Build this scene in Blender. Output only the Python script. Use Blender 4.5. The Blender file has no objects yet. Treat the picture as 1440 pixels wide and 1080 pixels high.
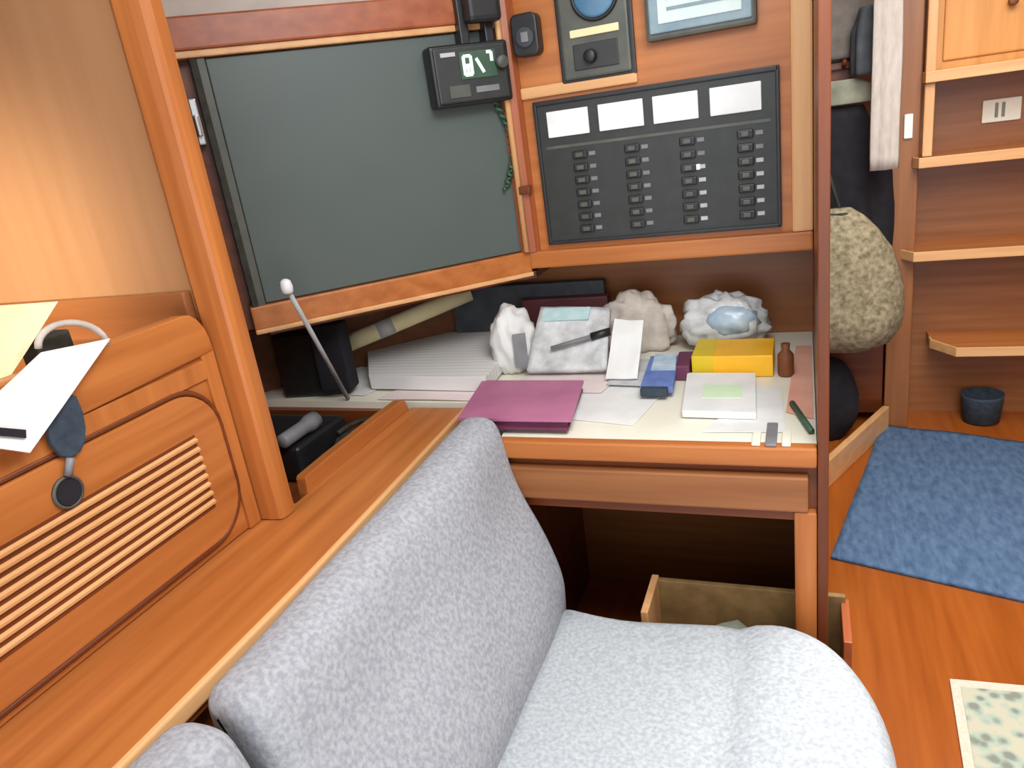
import bpy, bmesh, math, random
from mathutils import Vector, Matrix, noise
random.seed(7)
C = bpy.context.scene.collection
S = bpy.context.scene

# ------------------------------------------------------------------ camera, world, light, exposure
cam = bpy.data.cameras.new('camera')
cam.sensor_width = 36.0
cam.lens = 26.0
cam.clip_start = 0.02
co = bpy.data.objects.new('camera', cam)
C.objects.link(co)
co.matrix_world = Matrix(((0.92980364, 0.00577176, 0.36801071, 0.0),
                          (0.34228518, 0.35400155, -0.87035841, 0.0),
                          (-0.13529986, 0.93522703, 0.32717633, 1.30),
                          (0, 0, 0, 1)))
S.camera = co
W = bpy.data.worlds.new('world')
S.world = W
W.use_nodes = True
W.node_tree.nodes['Background'].inputs[0].default_value = (0.93, 0.96, 1.0, 1)
W.node_tree.nodes['Background'].inputs[1].default_value = 1.7
S.view_settings.view_transform = 'Standard'
S.view_settings.look = 'None'
S.view_settings.gamma = 1.0
S.view_settings.use_curve_mapping = False
S.view_settings.exposure = 0.7


def area(name, loc, rot, sx, sy, power, col):
    d = bpy.data.lights.new(name, 'AREA')
    d.shape = 'RECTANGLE'
    d.size = sx
    d.size_y = sy
    d.energy = power
    d.color = col
    o = bpy.data.objects.new(name, d)
    C.objects.link(o)
    o.location = loc
    o.rotation_euler = rot
    return o


# added fill tilted at the console, then daylight falling through the companionway hatch
area('console_fill_light', (0.10, 0.45, 1.90), (math.radians(32), 0, 0), 0.7, 0.5, 10, (0.95, 0.98, 1.0))
area('companionway_daylight', (0.45, 1.55, 1.93), (0, 0, 0), 0.75, 1.3, 21, (1.0, 0.98, 0.94))
sp = bpy.data.lights.new('bulkhead_warm_fill', 'SPOT')  # added warm spot, unseen source, brightens the lower bulkhead
sp.energy = 120
sp.color = (1.0, 0.90, 0.72)
sp.spot_size = math.radians(25)
sp.spot_blend = 1.0
sp.shadow_soft_size = 0.12
spo = bpy.data.objects.new('bulkhead_warm_fill', sp)
C.objects.link(spo)
spo.location = (-0.98, -0.62, 1.52)
spo.rotation_euler = (Vector((-1.22, 0.86, 1.17)) - Vector(spo.location)).to_track_quat('-Z', 'Y').to_euler()


# ------------------------------------------------------------------ materials
def lin(c):
    return tuple((x / 255 / 12.92) if x / 255 <= 0.04045 else ((x / 255 + 0.055) / 1.055) ** 2.4 for x in c) + (1.0,)


def base(name, rough=0.5, spec=0.5, metal=0.0):
    m = bpy.data.materials.new(name)
    m.use_nodes = True
    b = m.node_tree.nodes['Principled BSDF']
    b.inputs['Roughness'].default_value = rough
    b.inputs['Metallic'].default_value = metal
    b.inputs['Specular IOR Level'].default_value = spec
    return m, m.node_tree, b


def noisy(name, c1, c2, scale=(8, 8, 8), rough=0.5, detail=4.0, bump=0.0, spec=0.5, metal=0.0, lo=0.3, hi=0.7, nscale=1.0):
    m, t, b = base(name, rough, spec, metal)
    n = t.nodes
    tc = n.new('ShaderNodeTexCoord')
    mp = n.new('ShaderNodeMapping')
    mp.inputs['Scale'].default_value = scale
    no = n.new('ShaderNodeTexNoise')
    no.inputs['Scale'].default_value = nscale
    no.inputs['Detail'].default_value = detail
    cr = n.new('ShaderNodeValToRGB')
    cr.color_ramp.elements[0].position = lo
    cr.color_ramp.elements[1].position = hi
    cr.color_ramp.elements[0].color = lin(c1)
    cr.color_ramp.elements[1].color = lin(c2)
    l = t.links
    l.new(tc.outputs['Object'], mp.inputs['Vector'])
    l.new(mp.outputs['Vector'], no.inputs['Vector'])
    l.new(no.outputs['Fac'], cr.inputs['Fac'])
    l.new(cr.outputs['Color'], b.inputs['Base Color'])
    if bump:
        bp = n.new('ShaderNodeBump')
        bp.inputs['Strength'].default_value = bump
        bp.inputs['Distance'].default_value = 0.004
        l.new(no.outputs['Fac'], bp.inputs['Height'])
        l.new(bp.outputs['Normal'], b.inputs['Normal'])
    return m


def wood(name, c1, c2, axis='y', rough=0.35, spec=0.4):
    s = {'x': (2.2, 38, 38), 'y': (38, 2.2, 38), 'z': (38, 38, 2.2)}[axis]
    return noisy(name, c1, c2, s, rough, 5.0, 0.04, spec, lo=0.25, hi=0.75)


T1, T2 = (158, 89, 38), (195, 121, 63)
M = {}
for a in 'xyz':
    M['teak_' + a] = wood('teak_' + a, T1, T2, a)
    M['red_' + a] = wood('red_teak_' + a, (140, 68, 36), (176, 98, 58), a)
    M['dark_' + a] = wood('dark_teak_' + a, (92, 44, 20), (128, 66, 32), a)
    M['pale_' + a] = wood('pale_teak_' + a, (206, 150, 96), (228, 178, 124), a)
for a in 'xyz':
    M['honey_' + a] = wood('honey_' + a, (206, 138, 64), (226, 160, 86), a)  # brightness of the lit top step panel is put into this wood
    M['walnut_' + a] = wood('walnut_' + a, (130, 78, 42), (158, 102, 60), a)
M['floor'] = wood('varnished_sole', (140, 68, 16), (168, 90, 32), 'y', 0.3)
M['bulkhead'] = wood('veneer_bulkhead', (166, 122, 84), (176, 132, 94), 'z', 0.3)
M['headliner'] = noisy('headliner', (196, 186, 176), (210, 200, 190), (20, 20, 20), 0.9)
M['hull'] = wood('hull_ceiling', (104, 62, 34), (130, 80, 46), 'x', 0.6)
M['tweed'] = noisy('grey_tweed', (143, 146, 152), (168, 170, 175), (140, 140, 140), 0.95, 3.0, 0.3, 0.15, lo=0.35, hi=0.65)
M['tweed_lit'] = noisy('pale_tweed', (160, 165, 170), (182, 188, 191), (140, 140, 140), 0.95, 3.0, 0.3, 0.15, lo=0.35, hi=0.65)  # the seat's brighter light is put into this tweed's colour
M['screen'] = noisy('charcoal_board', (80, 91, 87), (88, 98, 93), (3, 3, 3), 0.42, 2.0, spec=0.4)
M['black'] = noisy('black_plastic', (22, 23, 25), (34, 34, 37), (40, 40, 40), 0.45)
M['soot'] = noisy('dark_cloth', (14, 15, 20), (30, 26, 34), (25, 25, 25), 0.9, bump=0.3)
M['panel_black'] = noisy('switch_panel', (36, 40, 38), (46, 49, 47), (30, 30, 30), 0.5)
M['gunmetal'] = noisy('gunmetal', (70, 72, 66), (88, 90, 80), (20, 20, 20), 0.45)
M['grey'] = noisy('mid_grey', (110, 110, 112), (130, 130, 132), (20, 20, 20), 0.5)
M['ltgrey'] = noisy('light_grey', (170, 172, 172), (186, 188, 186), (20, 20, 20), 0.5)
M['white'] = noisy('white_plastic', (226, 228, 226), (238, 240, 238), (20, 20, 20), 0.5)
M['paper'] = noisy('white_paper', (216, 216, 212), (232, 232, 228), (14, 14, 14), 0.8, spec=0.2)
M['paperg'] = noisy('greyish_paper', (190, 192, 194), (216, 216, 216), (30, 30, 30), 0.8, spec=0.2)
M['paperpink'] = noisy('pinkish_paper', (222, 206, 204), (234, 220, 216), (14, 14, 14), 0.8, spec=0.2)
M['pinkred'] = noisy('salmon_paper', (222, 160, 140), (236, 184, 160), (14, 14, 14), 0.8, spec=0.2)
M['cream'] = noisy('cream_laminate', (228, 224, 204), (238, 234, 216), (10, 10, 10), 0.45)
M['yellowcream'] = noisy('pale_yellow_paper', (226, 214, 160), (236, 226, 182), (12, 12, 12), 0.7)
M['magenta'] = noisy('plum_card', (166, 98, 132), (186, 116, 148), (10, 10, 10), 0.5)
M['plum'] = noisy('dark_plum', (92, 40, 66), (110, 52, 80), (10, 10, 10), 0.6)
M['maroon'] = noisy('maroon_cover', (70, 30, 34), (92, 42, 46), (10, 10, 10), 0.6)
M['yellow'] = noisy('yellow_card', (238, 172, 16), (250, 192, 36), (10, 10, 10), 0.5)
M['lemon'] = noisy('lemon_card', (212, 182, 20), (226, 196, 40), (10, 10, 10), 0.5)
M['blue'] = noisy('blue_card', (84, 108, 168), (110, 134, 190), (30, 30, 30), 0.5)
M['paleblue'] = noisy('pale_blue_film', (150, 180, 200), (196, 212, 222), (30, 30, 30), 0.25)
M['plastic'] = noisy('crumpled_film', (176, 178, 176), (224, 226, 226), (30, 30, 30), 0.25, bump=0.3)
M['teal'] = noisy('pale_teal_print', (168, 204, 204), (196, 220, 218), (40, 40, 40), 0.6)
M['tissue'] = noisy('beige_tissue', (176, 164, 150), (208, 198, 188), (30, 30, 30), 0.9, bump=0.3)
M['navy'] = noisy('navy_cloth', (40, 52, 64), (58, 72, 84), (60, 60, 60), 0.9, bump=0.3)
M['strap'] = noisy('dark_strap', (36, 34, 28), (58, 56, 46), (60, 60, 60), 0.8)
M['steel'] = noisy('brushed_steel', (170, 172, 172), (190, 192, 192), (20, 20, 20), 0.3, metal=0.9)
M['mat'] = noisy('blue_mat', (70, 92, 122), (96, 120, 148), (60, 22, 60), 1.0, 4.0, 0.6, 0.1)
M['olive'] = noisy('olive_board', (112, 86, 48), (140, 110, 66), (30, 6, 30), 0.7)
M['sack'] = noisy('beige_sack', (108, 99, 76), (168, 156, 128), (55, 55, 55), 0.95, 4.0, 0.7, 0.1)
M['brown'] = noisy('brown_lid', (110, 60, 30), (130, 76, 40), (20, 20, 20), 0.6)
M['green'] = noisy('dark_green', (48, 76, 56), (62, 92, 70), (20, 20, 20), 0.5)
M['rugborder'] = noisy('rug_border', (206, 188, 168), (220, 204, 186), (120, 120, 120), 0.95, bump=0.4)
M['towel'] = noisy('pale_towel', (176, 166, 156), (196, 186, 176), (70, 70, 20), 0.95, bump=0.4)
M['dusty'] = noisy('dusty_grey_cloth', (104, 96, 90), (128, 120, 112), (24, 24, 24), 0.9)
M['slate'] = noisy('slate_cloth', (58, 62, 68), (78, 82, 86), (24, 24, 24), 0.9)
M['sage'] = noisy('sage_grey_cloth', (124, 124, 108), (146, 146, 128), (24, 24, 24), 0.9)
M['dial'] = noisy('dial_blue', (60, 104, 136), (84, 128, 156), (20, 20, 20), 0.3)
M['lcd'] = noisy('lcd_blue_grey', (112, 136, 148), (136, 158, 166), (20, 20, 20), 0.3)
M['lcdlite'] = noisy('lcd_pale', (196, 214, 210), (212, 226, 220), (20, 20, 20), 0.3)
M['mint'] = noisy('pale_green_print', (200, 226, 186), (214, 236, 200), (12, 12, 12), 0.7)


def rug_mat():
    m, t, b = base('rug_pattern', 0.95, 0.1)
    n, l = t.nodes, t.links
    tc = n.new('ShaderNodeTexCoord')
    vo = n.new('ShaderNodeTexVoronoi')
    vo.inputs['Scale'].default_value = 34
    no = n.new('ShaderNodeTexNoise')
    no.inputs['Scale'].default_value = 28
    mx = n.new('ShaderNodeMath')
    mx.operation = 'MULTIPLY'
    cr = n.new('ShaderNodeValToRGB')
    cr.color_ramp.elements[0].position = 0.1
    cr.color_ramp.elements[0].color = lin((132, 134, 122))
    cr.color_ramp.elements[1].position = 0.32
    cr.color_ramp.elements[1].color = lin((186, 182, 160))
    e = cr.color_ramp.elements.new(0.2)
    e.color = lin((160, 176, 160))
    l.new(tc.outputs['Object'], vo.inputs['Vector'])
    l.new(tc.outputs['Object'], no.inputs['Vector'])
    l.new(vo.outputs['Distance'], mx.inputs[0])
    l.new(no.outputs['Fac'], mx.inputs[1])
    l.new(mx.outputs[0], cr.inputs['Fac'])
    l.new(cr.outputs['Color'], b.inputs['Base Color'])
    return m


M['rug'] = rug_mat()


def lined_mat():
    m, t, b = base('printed_sheet', 0.8, 0.2)
    n, l = t.nodes, t.links
    tc = n.new('ShaderNodeTexCoord')
    wv = n.new('ShaderNodeTexWave')
    wv.bands_direction = 'Y'
    wv.inputs['Scale'].default_value = 14
    wv.inputs['Distortion'].default_value = 0.4
    cr = n.new('ShaderNodeValToRGB')
    cr.color_ramp.elements[0].position = 0.2
    cr.color_ramp.elements[0].color = lin((212, 212, 210))
    cr.color_ramp.elements[1].position = 0.5
    cr.color_ramp.elements[1].color = lin((226, 224, 220))
    l.new(tc.outputs['Object'], wv.inputs['Vector'])
    l.new(wv.outputs['Fac'], cr.inputs['Fac'])
    l.new(cr.outputs['Color'], b.inputs['Base Color'])
    return m


M['lined'] = lined_mat()


# ------------------------------------------------------------------ mesh helpers
class B:
    def __init__(s, M=None):
        s.bm = bmesh.new()
        s.M = M or Matrix.Identity(4)

    def _add(s, bm2):
        bm2.transform(s.M)
        me = bpy.data.meshes.new('tmp')
        bm2.to_mesh(me)
        bm2.free()
        s.bm.from_mesh(me)
        bpy.data.meshes.remove(me)
        return s

    def box(s, x0, x1, y0, y1, z0, z1, bev=0.0, seg=2, R=None):
        b = bmesh.new()
        bmesh.ops.create_cube(b, size=1)
        c = Vector(((x0 + x1) / 2, (y0 + y1) / 2, (z0 + z1) / 2))
        for v in b.verts:
            v.co = Vector((v.co.x * (x1 - x0), v.co.y * (y1 - y0), v.co.z * (z1 - z0)))
        if bev:
            bmesh.ops.bevel(b, geom=list(b.edges), offset=bev, segments=seg, affect='EDGES', profile=0.6)
        if R:
            b.transform(R)
        b.transform(Matrix.Translation(c))
        return s._add(b)

    def prism(s, pts, axis, a0, a1, bev=0.0, seg=2):
        """closed 2-D outline swept along an axis; pts are the two other axes in order"""
        b = bmesh.new()

        def mk(p, a):
            return {'x': (a, p[0], p[1]), 'y': (p[0], a, p[1]), 'z': (p[0], p[1], a)}[axis]
        v0 = [b.verts.new(mk(p, a0)) for p in pts]
        v1 = [b.verts.new(mk(p, a1)) for p in pts]
        n = len(pts)
        b.faces.new(v0)
        b.faces.new(v1)
        for i in range(n):
            b.faces.new((v0[i], v0[(i + 1) % n], v1[(i + 1) % n], v1[i]))
        bmesh.ops.recalc_face_normals(b, faces=list(b.faces))
        if bev:
            es = [e for e in b.edges if e.calc_face_angle(0) > 0.6]
            bmesh.ops.bevel(b, geom=es, offset=bev, segments=seg, affect='EDGES', profile=0.6)
        return s._add(b)

    def tube(s, pts, r, seg=10, closed=False):
        b = bmesh.new()
        P = [Vector(p) for p in pts]
        n = len(P)
        rr = r if isinstance(r, (list, tuple)) else [r] * n
        rings = []
        up = None
        for i in range(n):
            if closed:
                d = P[(i + 1) % n] - P[i - 1]
            else:
                d = P[min(i + 1, n - 1)] - P[max(i - 1, 0)]
            d.normalize()
            if up is None:
                up = Vector((0, 0, 1)) if abs(d.z) < 0.9 else Vector((1, 0, 0))
            a = d.cross(up).normalized()
            up = a.cross(d).normalized()
            rings.append([b.verts.new(P[i] + (a * math.cos(k * 2 * math.pi / seg) + up * math.sin(k * 2 * math.pi / seg)) * rr[i]) for k in range(seg)])
        for i in range(n if closed else n - 1):
            A, D = rings[i], rings[(i + 1) % n]
            for k in range(seg):
                b.faces.new((A[k], A[(k + 1) % seg], D[(k + 1) % seg], D[k]))
        if not closed:
            b.faces.new(rings[0][::-1])
            b.faces.new(rings[-1])
        bmesh.ops.recalc_face_normals(b, faces=list(b.faces))
        return s._add(b)

    def lathe(s, prof, c, axis='z', seg=24, wob=0.0, sq=(1, 1)):
        """prof: list of (radius, height)"""
        b = bmesh.new()
        rings = []
        for r, h in prof:
            ring = []
            for k in range(seg):
                a = k * 2 * math.pi / seg
                q = r * (1 + wob * noise.noise(Vector((math.cos(a) * 2, math.sin(a) * 2, h * 9))))
                x, y = q * math.cos(a) * sq[0], q * math.sin(a) * sq[1]
                p = {'z': (x, y, h), 'y': (x, h, y), 'x': (h, x, y)}[axis]
                ring.append(b.verts.new(Vector(p) + Vector(c)))
            rings.append(ring)
        for i in range(len(rings) - 1):
            for k in range(seg):
                b.faces.new((rings[i][k], rings[i][(k + 1) % seg], rings[i + 1][(k + 1) % seg], rings[i + 1][k]))
        b.faces.new(rings[0][::-1])
        b.faces.new(rings[-1])
        bmesh.ops.recalc_face_normals(b, faces=list(b.faces))
        return s._add(b)

    def slab(s, q, th, n=6, wob=0.0, seed=0.0):
        """quad of four corners, subdivided, given a thickness"""
        b = bmesh.new()
        q = [Vector(p) for p in q]
        nor = (q[1] - q[0]).cross(q[3] - q[0]).normalized()
        g = [[], []]
        for side in (0, 1):
            for i in range(n + 1):
                row = []
                for j in range(n + 1):
                    u, v = i / n, j / n
                    p = q[0] * (1 - u) * (1 - v) + q[1] * u * (1 - v) + q[2] * u * v + q[3] * (1 - u) * v
                    w = wob * (0.5 + 0.5 * noise.noise(Vector((u * 2.3 + seed, v * 2.3, seed * 1.7)))) if wob else 0
                    row.append(b.verts.new(p + nor * (w + side * th)))
                g[side].append(row)
        for i in range(n):
            for j in range(n):
                b.faces.new((g[0][i][j], g[0][i][j + 1], g[0][i + 1][j + 1], g[0][i + 1][j]))
                b.faces.new((g[1][i][j], g[1][i + 1][j], g[1][i + 1][j + 1], g[1][i][j + 1]))
        for k in range(n):
            for (a, c_) in (((k, 0), (k + 1, 0)), ((k + 1, n), (k, n)), ((0, k + 1), (0, k)), ((n, k), (n, k + 1))):
                b.faces.new((g[0][a[0]][a[1]], g[0][c_[0]][c_[1]], g[1][c_[0]][c_[1]], g[1][a[0]][a[1]]))
        bmesh.ops.recalc_face_normals(b, faces=list(b.faces))
        return s._add(b)

    def blob(s, c, r, wob=0.25, freq=6.0, seed=0.0, sub=4, flat=None):
        """crumpled lump; flat = height it rests on"""
        b = bmesh.new()
        bmesh.ops.create_icosphere(b, subdivisions=sub, radius=1)
        for v in b.verts:
            d = v.co.normalized()
            k = 1 + wob * noise.noise(d * freq * 0.4 + Vector((seed, 0, 0))) + wob * 0.5 * abs(noise.noise(d * freq + Vector((0, seed, 0))))
            v.co = Vector((d.x * r[0] * k, d.y * r[1] * k, d.z * r[2] * k)) + Vector(c)
            if flat is not None and v.co.z < flat:
                v.co.z = flat
        return s._add(b)


def tag(o, label=None, cat=None, group=None, kind=None):
    if label:
        o['label'] = label
    if cat:
        o['category'] = cat
    if group:
        o['group'] = group
    if kind:
        o['kind'] = kind
    return o


def thing(name, label, cat, loc=(0, 0, 0), group=None):
    o = bpy.data.objects.new(name, None)
    o.empty_display_size = 0.05
    C.objects.link(o)
    o.location = loc
    return tag(o, label, cat, group)


def origin(p):
    v = Vector((0, 0, 0))
    while p:
        v += p.location
        p = p.parent
    return v


def part(name, b, mat, parent=None, smooth=False, label=None):
    """geometry is given in world coordinates"""
    me = bpy.data.meshes.new(name)
    b.bm.to_mesh(me)
    b.bm.free()
    o = bpy.data.objects.new(name, me)
    C.objects.link(o)
    if parent:
        me.transform(Matrix.Translation(-origin(parent)))
        o.parent = parent
    else:
        xs = [v.co for v in me.vertices]
        c = Vector((sum(v.x for v in xs) / len(xs), sum(v.y for v in xs) / len(xs), min(v.z for v in xs)))
        me.transform(Matrix.Translation(-c))
        o.location = c
    me.materials.append(M[mat] if isinstance(mat, str) else mat)
    if smooth:
        for p in me.polygons:
            p.use_smooth = True
    if label:
        o['label'] = label
    return o


def struct(name, b, mat, parent=None):
    o = part(name, b, mat, parent)
    o['kind'] = 'structure'
    return o


def single(name, b, mat, label, cat, group=None, smooth=False):
    return tag(part(name, b, mat, None, smooth), label, cat, group)


def rrect(x0, x1, y0, y1, r, n=6):
    pts = []
    for cx, cy, a0 in ((x1 - r, y1 - r, 0), (x0 + r, y1 - r, 90), (x0 + r, y0 + r, 180), (x1 - r, y0 + r, 270)):
        for i in range(n + 1):
            a = math.radians(a0 + 90 * i / n)
            pts.append((cx + r * math.cos(a), cy + r * math.sin(a)))
    return pts


def chaikin(p, it=2):
    for _ in range(it):
        q = []
        for i in range(len(p)):
            a, b = p[i], p[(i + 1) % len(p)]
            q.append(tuple(0.75 * a[k] + 0.25 * b[k] for k in range(len(a))))
            q.append(tuple(0.25 * a[k] + 0.75 * b[k] for k in range(len(a))))
        p = q
    return p


# ------------------------------------------------------------------ the cabin shell
struct('floor', B().box(-1.7, 1.7, -1.2, 3.7, -0.04, 0.0), 'floor')
cl = B()
cl.box(-1.7, 1.7, -1.2, 0.15, 1.95, 2.0).box(-1.7, -0.25, 0.15, 2.45, 1.95, 2.0).box(0.85, 1.7, 0.15, 2.45, 1.95, 2.0)
cl.box(-0.25, 0.85, 0.76, 0.88, 1.95, 2.0).box(-1.7, 1.7, 2.45, 3.7, 1.95, 2.0)
struct('ceiling', cl, 'headliner')
struct('wall_left', B().box(-1.7, -1.64, -1.2, 3.7, 0, 1.95), 'hull')
struct('wall_right', B().box(1.64, 1.7, -1.2, 3.7, 0, 1.95), 'hull')
struct('wall_front', B().box(-1.7, 1.7, 3.64, 3.7, 0, 1.95), 'dark_x')
# hull lining behind the chart table, and the partition at its back
hb = B().prism([(-1.64, 1.10), (-0.90, 1.84), (-0.90, 1.88), (-1.64, 1.14)], 'z', 0.0, 1.95)
struct('wall_hull', hb, 'hull')
struct('wall_back', B().box(-0.92, 0.036, 1.84, 1.87, 0, 1.95), 'walnut_x')
# partition between the locker and the chart table, with its solid edge trim
struct('wall_bulkhead', B().box(-1.64, -0.86, 0.862, 0.890, 0.70, 1.95), 'bulkhead')
tp = B().prism(chaikin([(-0.866, 0.851), (-0.812, 0.853), (-0.802, 0.860), (-0.802, 0.888), (-0.808, 0.892), (-0.866, 0.892)], 1), 'z', 0.742, 1.95)
struct('trim_1', tp, 'teak_z')
struct('trim_2', B().box(-1.64, -0.868, 0.846, 0.862, 1.063, 1.132, 0.003), 'walnut_x')

# ------------------------------------------------------------------ louvred locker under the bulkhead shelf
t = thing('louvred_locker', 'teak side locker with rounded louvred door behind the settee back', 'cabinet', (-1.05, 0.2, 0.74))
b = B().box(-1.62, -0.847, -0.6, 0.848, 0.742, 1.062, 0.002)
part('body', b, 'teak_y', t)
# face frame around a rounded opening
fr = B()
OUT = rrect(-0.35, 0.822, 0.757, 1.003, 0.075, 8)
part('fiddle_rail', B().prism(chaikin([(-0.6, 1.03), (-0.6, 1.107), (0.800, 1.107), (0.826, 1.102), (0.846, 1.070), (0.846, 1.03)], 1), 'x', -0.866, -0.840, 0.003), 'teak_y', t)
part('face_frame', B().box(-0.848, -0.842, 0.822, 0.848, 0.742, 1.05, 0.001).box(-0.848, -0.842, -0.6, 0.822, 1.003, 1.032, 0.001), 'teak_z', t)
# dark routed groove round the door
gpts = [(-0.8445, p[0], p[1]) for p in OUT]
part('door_groove', B().tube(gpts, 0.0045, 8, True), 'dark_y', t, True)
door = part('door', B().prism(rrect(-0.345, 0.817, 0.762, 0.998, 0.07, 8), 'x', -0.850, -0.838, 0.003), 'teak_y', t)
lv = B()
for i in range(8):
    z = 0.825 + i * 0.0145
    lv.prism([(-0.840, z - 0.004), (-0.8335, z - 0.001), (-0.8325, z + 0.003), (-0.840, z + 0.007)], 'y', -0.25, 0.762)
part('louvres', lv, 'pale_y', door)
gv = B()
for i in range(9):
    z = 0.8185 + i * 0.0145
    gv.box(-0.8392, -0.8372, -0.25, 0.762, z - 0.0022, z + 0.0022)
part('louvre_slots', gv, 'dark_y', door)
fh = B().lathe([(0.0205, -0.8385), (0.0205, -0.834), (0.0175, -0.833), (0.0175, -0.8382)], (0, 0.553, 0.955), 'x', 24)
ring = part('finger_ring', fh, 'gunmetal', door, True)
part('finger_hole', B().lathe([(0.0165, -0.8385), (0.0165, -0.8328)], (0, 0.553, 0.955), 'x', 24), 'soot', ring)

# things resting on the locker rail
sl = B().slab([(-0.875, 0.655, 1.170), (-0.862, 0.548, 1.100), (-0.875, 0.40, 1.125), (-0.885, 0.50, 1.20)], 0.010, 8, 0.004, 1.0)
single('notepad', sl, 'yellowcream', 'pale yellow pad propped on the locker rail at the far left', 'notepad', smooth=False)
t = thing('paper_strip', 'white folded leaflet hanging over the locker rail above the dark finger hole', 'leaflet', (-0.83, 0.56, 1.03))
part('sheet', B().slab([(-0.828, 0.672, 1.114), (-0.812, 0.514, 1.028), (-0.816, 0.440, 1.076), (-0.830, 0.580, 1.126)], 0.003, 8, 0.004, 4.0), 'paper', t)
part('printed_bar', B().slab([(-0.8135, 0.518, 1.054), (-0.8135, 0.515, 1.045), (-0.8145, 0.480, 1.065), (-0.8145, 0.482, 1.074)], 0.004, 2), 'soot', t)
rg = []
for i in range(15):
    a = math.pi * (i / 14)
    rg.append((-0.843 + 0.006 * math.sin(a), 0.63 - 0.045 * math.cos(a) * 1.0, 1.117 + 0.03 * math.sin(a) - 0.012 * (-math.cos(a))))
rg = [(p[0], p[1], p[2]) for p in rg]
single('ribbon_loop', B().tube(rg, 0.0042, 8), 'tissue', 'pale curved band looping up from the white leaflet on the rail', 'ribbon', smooth=True)
t = thing('pouch', 'navy cloth pouch hanging from a dark strap below the white leaflet', 'pouch', (-0.83, 0.575, 1.0))
part('cloth', B().prism(chaikin([(0.568, 1.062), (0.602, 1.072), (0.604, 1.03), (0.590, 0.996), (0.560, 0.992), (0.548, 1.03)], 1), 'x', -0.8385, -0.8305, 0.003), 'navy', t)
part('strap', B().tube([(-0.831, 0.590, 1.08), (-0.834, 0.592, 1.108), (-0.846, 0.594, 1.114), (-0.862, 0.597, 1.112), (-0.874, 0.600, 1.10)], 0.0045, 8), 'strap', t, True)
part('tail', B().tube([(-0.829, 0.566, 0.995), (-0.831, 0.562, 0.985), (-0.832, 0.558, 0.975)], 0.005, 8), 'grey', t, True)
single('strap_buckle', B().box(-0.90, -0.868, 0.60, 0.650, 1.064, 1.135, 0.004), 'strap', 'small black box behind the rail beside the pale yellow pad', 'box')

# ------------------------------------------------------------------ ledge and open bin beside the chart table
t = thing('settee_ledge', 'long orange teak ledge with a pale edge running behind the settee back', 'ledge', (-0.74, 0.4, 0.0))
part('board', B().prism([(-0.86, -0.6), (-0.652, -0.6), (-0.660, 0.7), (-0.686, 1.345), (-0.8195, 1.345), (-0.8195, 0.912), (-0.86, 0.912)], 'z', 0.705, 0.740, 0.002), 'teak_y', t)
part('edge_lip', B().prism([(-0.652, -0.6), (-0.641, -0.6), (-0.649, 0.7), (-0.676, 1.345), (-0.686, 1.345), (-0.660, 0.7)], 'z', 0.722, 0.745, 0.003), 'pale_y', t)  # pale wood paints the highlight along the ledge edge
part('back_support', B().box(-0.86, -0.70, -0.6, 1.34, 0.0, 0.705), 'teak_y', t)

t = thing('side_bin', 'open sunken teak bin with a low fiddle board left of the ledge', 'bin', (-1.0, 1.13, 0.6))
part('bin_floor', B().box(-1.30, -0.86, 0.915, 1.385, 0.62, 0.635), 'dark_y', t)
part('fiddle_board', B().prism(chaikin([(0.950, 0.66), (0.950, 0.762), (0.960, 0.772), (1.30, 0.772), (1.335, 0.765), (1.345, 0.66)], 1), 'x', -0.842, -0.820, 0.003), 'teak_y', t)
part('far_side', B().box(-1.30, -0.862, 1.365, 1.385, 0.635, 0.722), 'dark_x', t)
part('outer_side', B().box(-1.30, -1.28, 0.915, 1.365, 0.635, 0.80), 'red_y', t)
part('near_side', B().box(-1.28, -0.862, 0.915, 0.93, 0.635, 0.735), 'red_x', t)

single('camera_case', B().box(-1.22, -1.00, 1.16, 1.350, 0.637, 0.722, 0.018, 3), 'black', 'black lumpy case lying in the sunken side bin', 'case')
single('torch', B().lathe([(0.012, 1.14), (0.016, 1.145), (0.016, 1.22), (0.020, 1.235), (0.020, 1.262)], (-1.02, 0, 0.7435), 'y', 18), 'grey', 'small blue-grey torch lying on the black case in the side bin', 'torch', smooth=True)
cb = [(-0.928 + 0.05 * math.cos(a * 0.7) * (1 - a / 90), 1.27 + 0.062 * math.sin(a * 0.7), 0.642 + 0.0019 * a) for a in range(42)]
single('coiled_cable', B().tube(cb, 0.0055, 8), 'strap', 'dark olive coiled cable in the side bin near the fiddle board', 'cable', smooth=True)
single('small_tin', B().lathe([(0.026, 0.0), (0.028, 0.004), (0.028, 0.028), (0.024, 0.034)], (-0.91, 1.10, 0.636), 'z', 20), 'slate', 'small slate grey tin at the fiddle board in the side bin', 'tin', smooth=True)

# ------------------------------------------------------------------ chart table
t = thing('chart_table', 'built-in chart table with cream top, teak front lip and one drawer', 'table', (-0.4, 1.5, 0.0))
top = B().prism([(-1.36, 1.39), (-0.67, 1.375), (-0.655, 1.24), (-0.552, 1.24), (-0.546, 1.20), (0.018, 1.20), (0.018, 1.836), (-0.905, 1.836)], 'z', 0.715, 0.740, 0.001)
part('table_top', top, 'cream', t)
part('front_lip', B().box(-0.546, 0.018, 1.176, 1.200, 0.706, 0.742, 0.004), 'teak_x', t)
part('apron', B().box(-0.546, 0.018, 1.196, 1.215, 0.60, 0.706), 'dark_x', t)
dr = part('drawer', B().box(-0.535, 0.005, 1.176, 1.196, 0.622, 0.688, 0.004), 'walnut_x', t)
part('leg', B().box(-0.018, 0.018, 1.180, 1.215, 0.0, 0.62, 0.003), 'teak_z', t)
part('lower_rail', B().box(-0.60, -0.018, 1.19, 1.21, 0.60, 0.622), 'dark_x', t)
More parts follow.
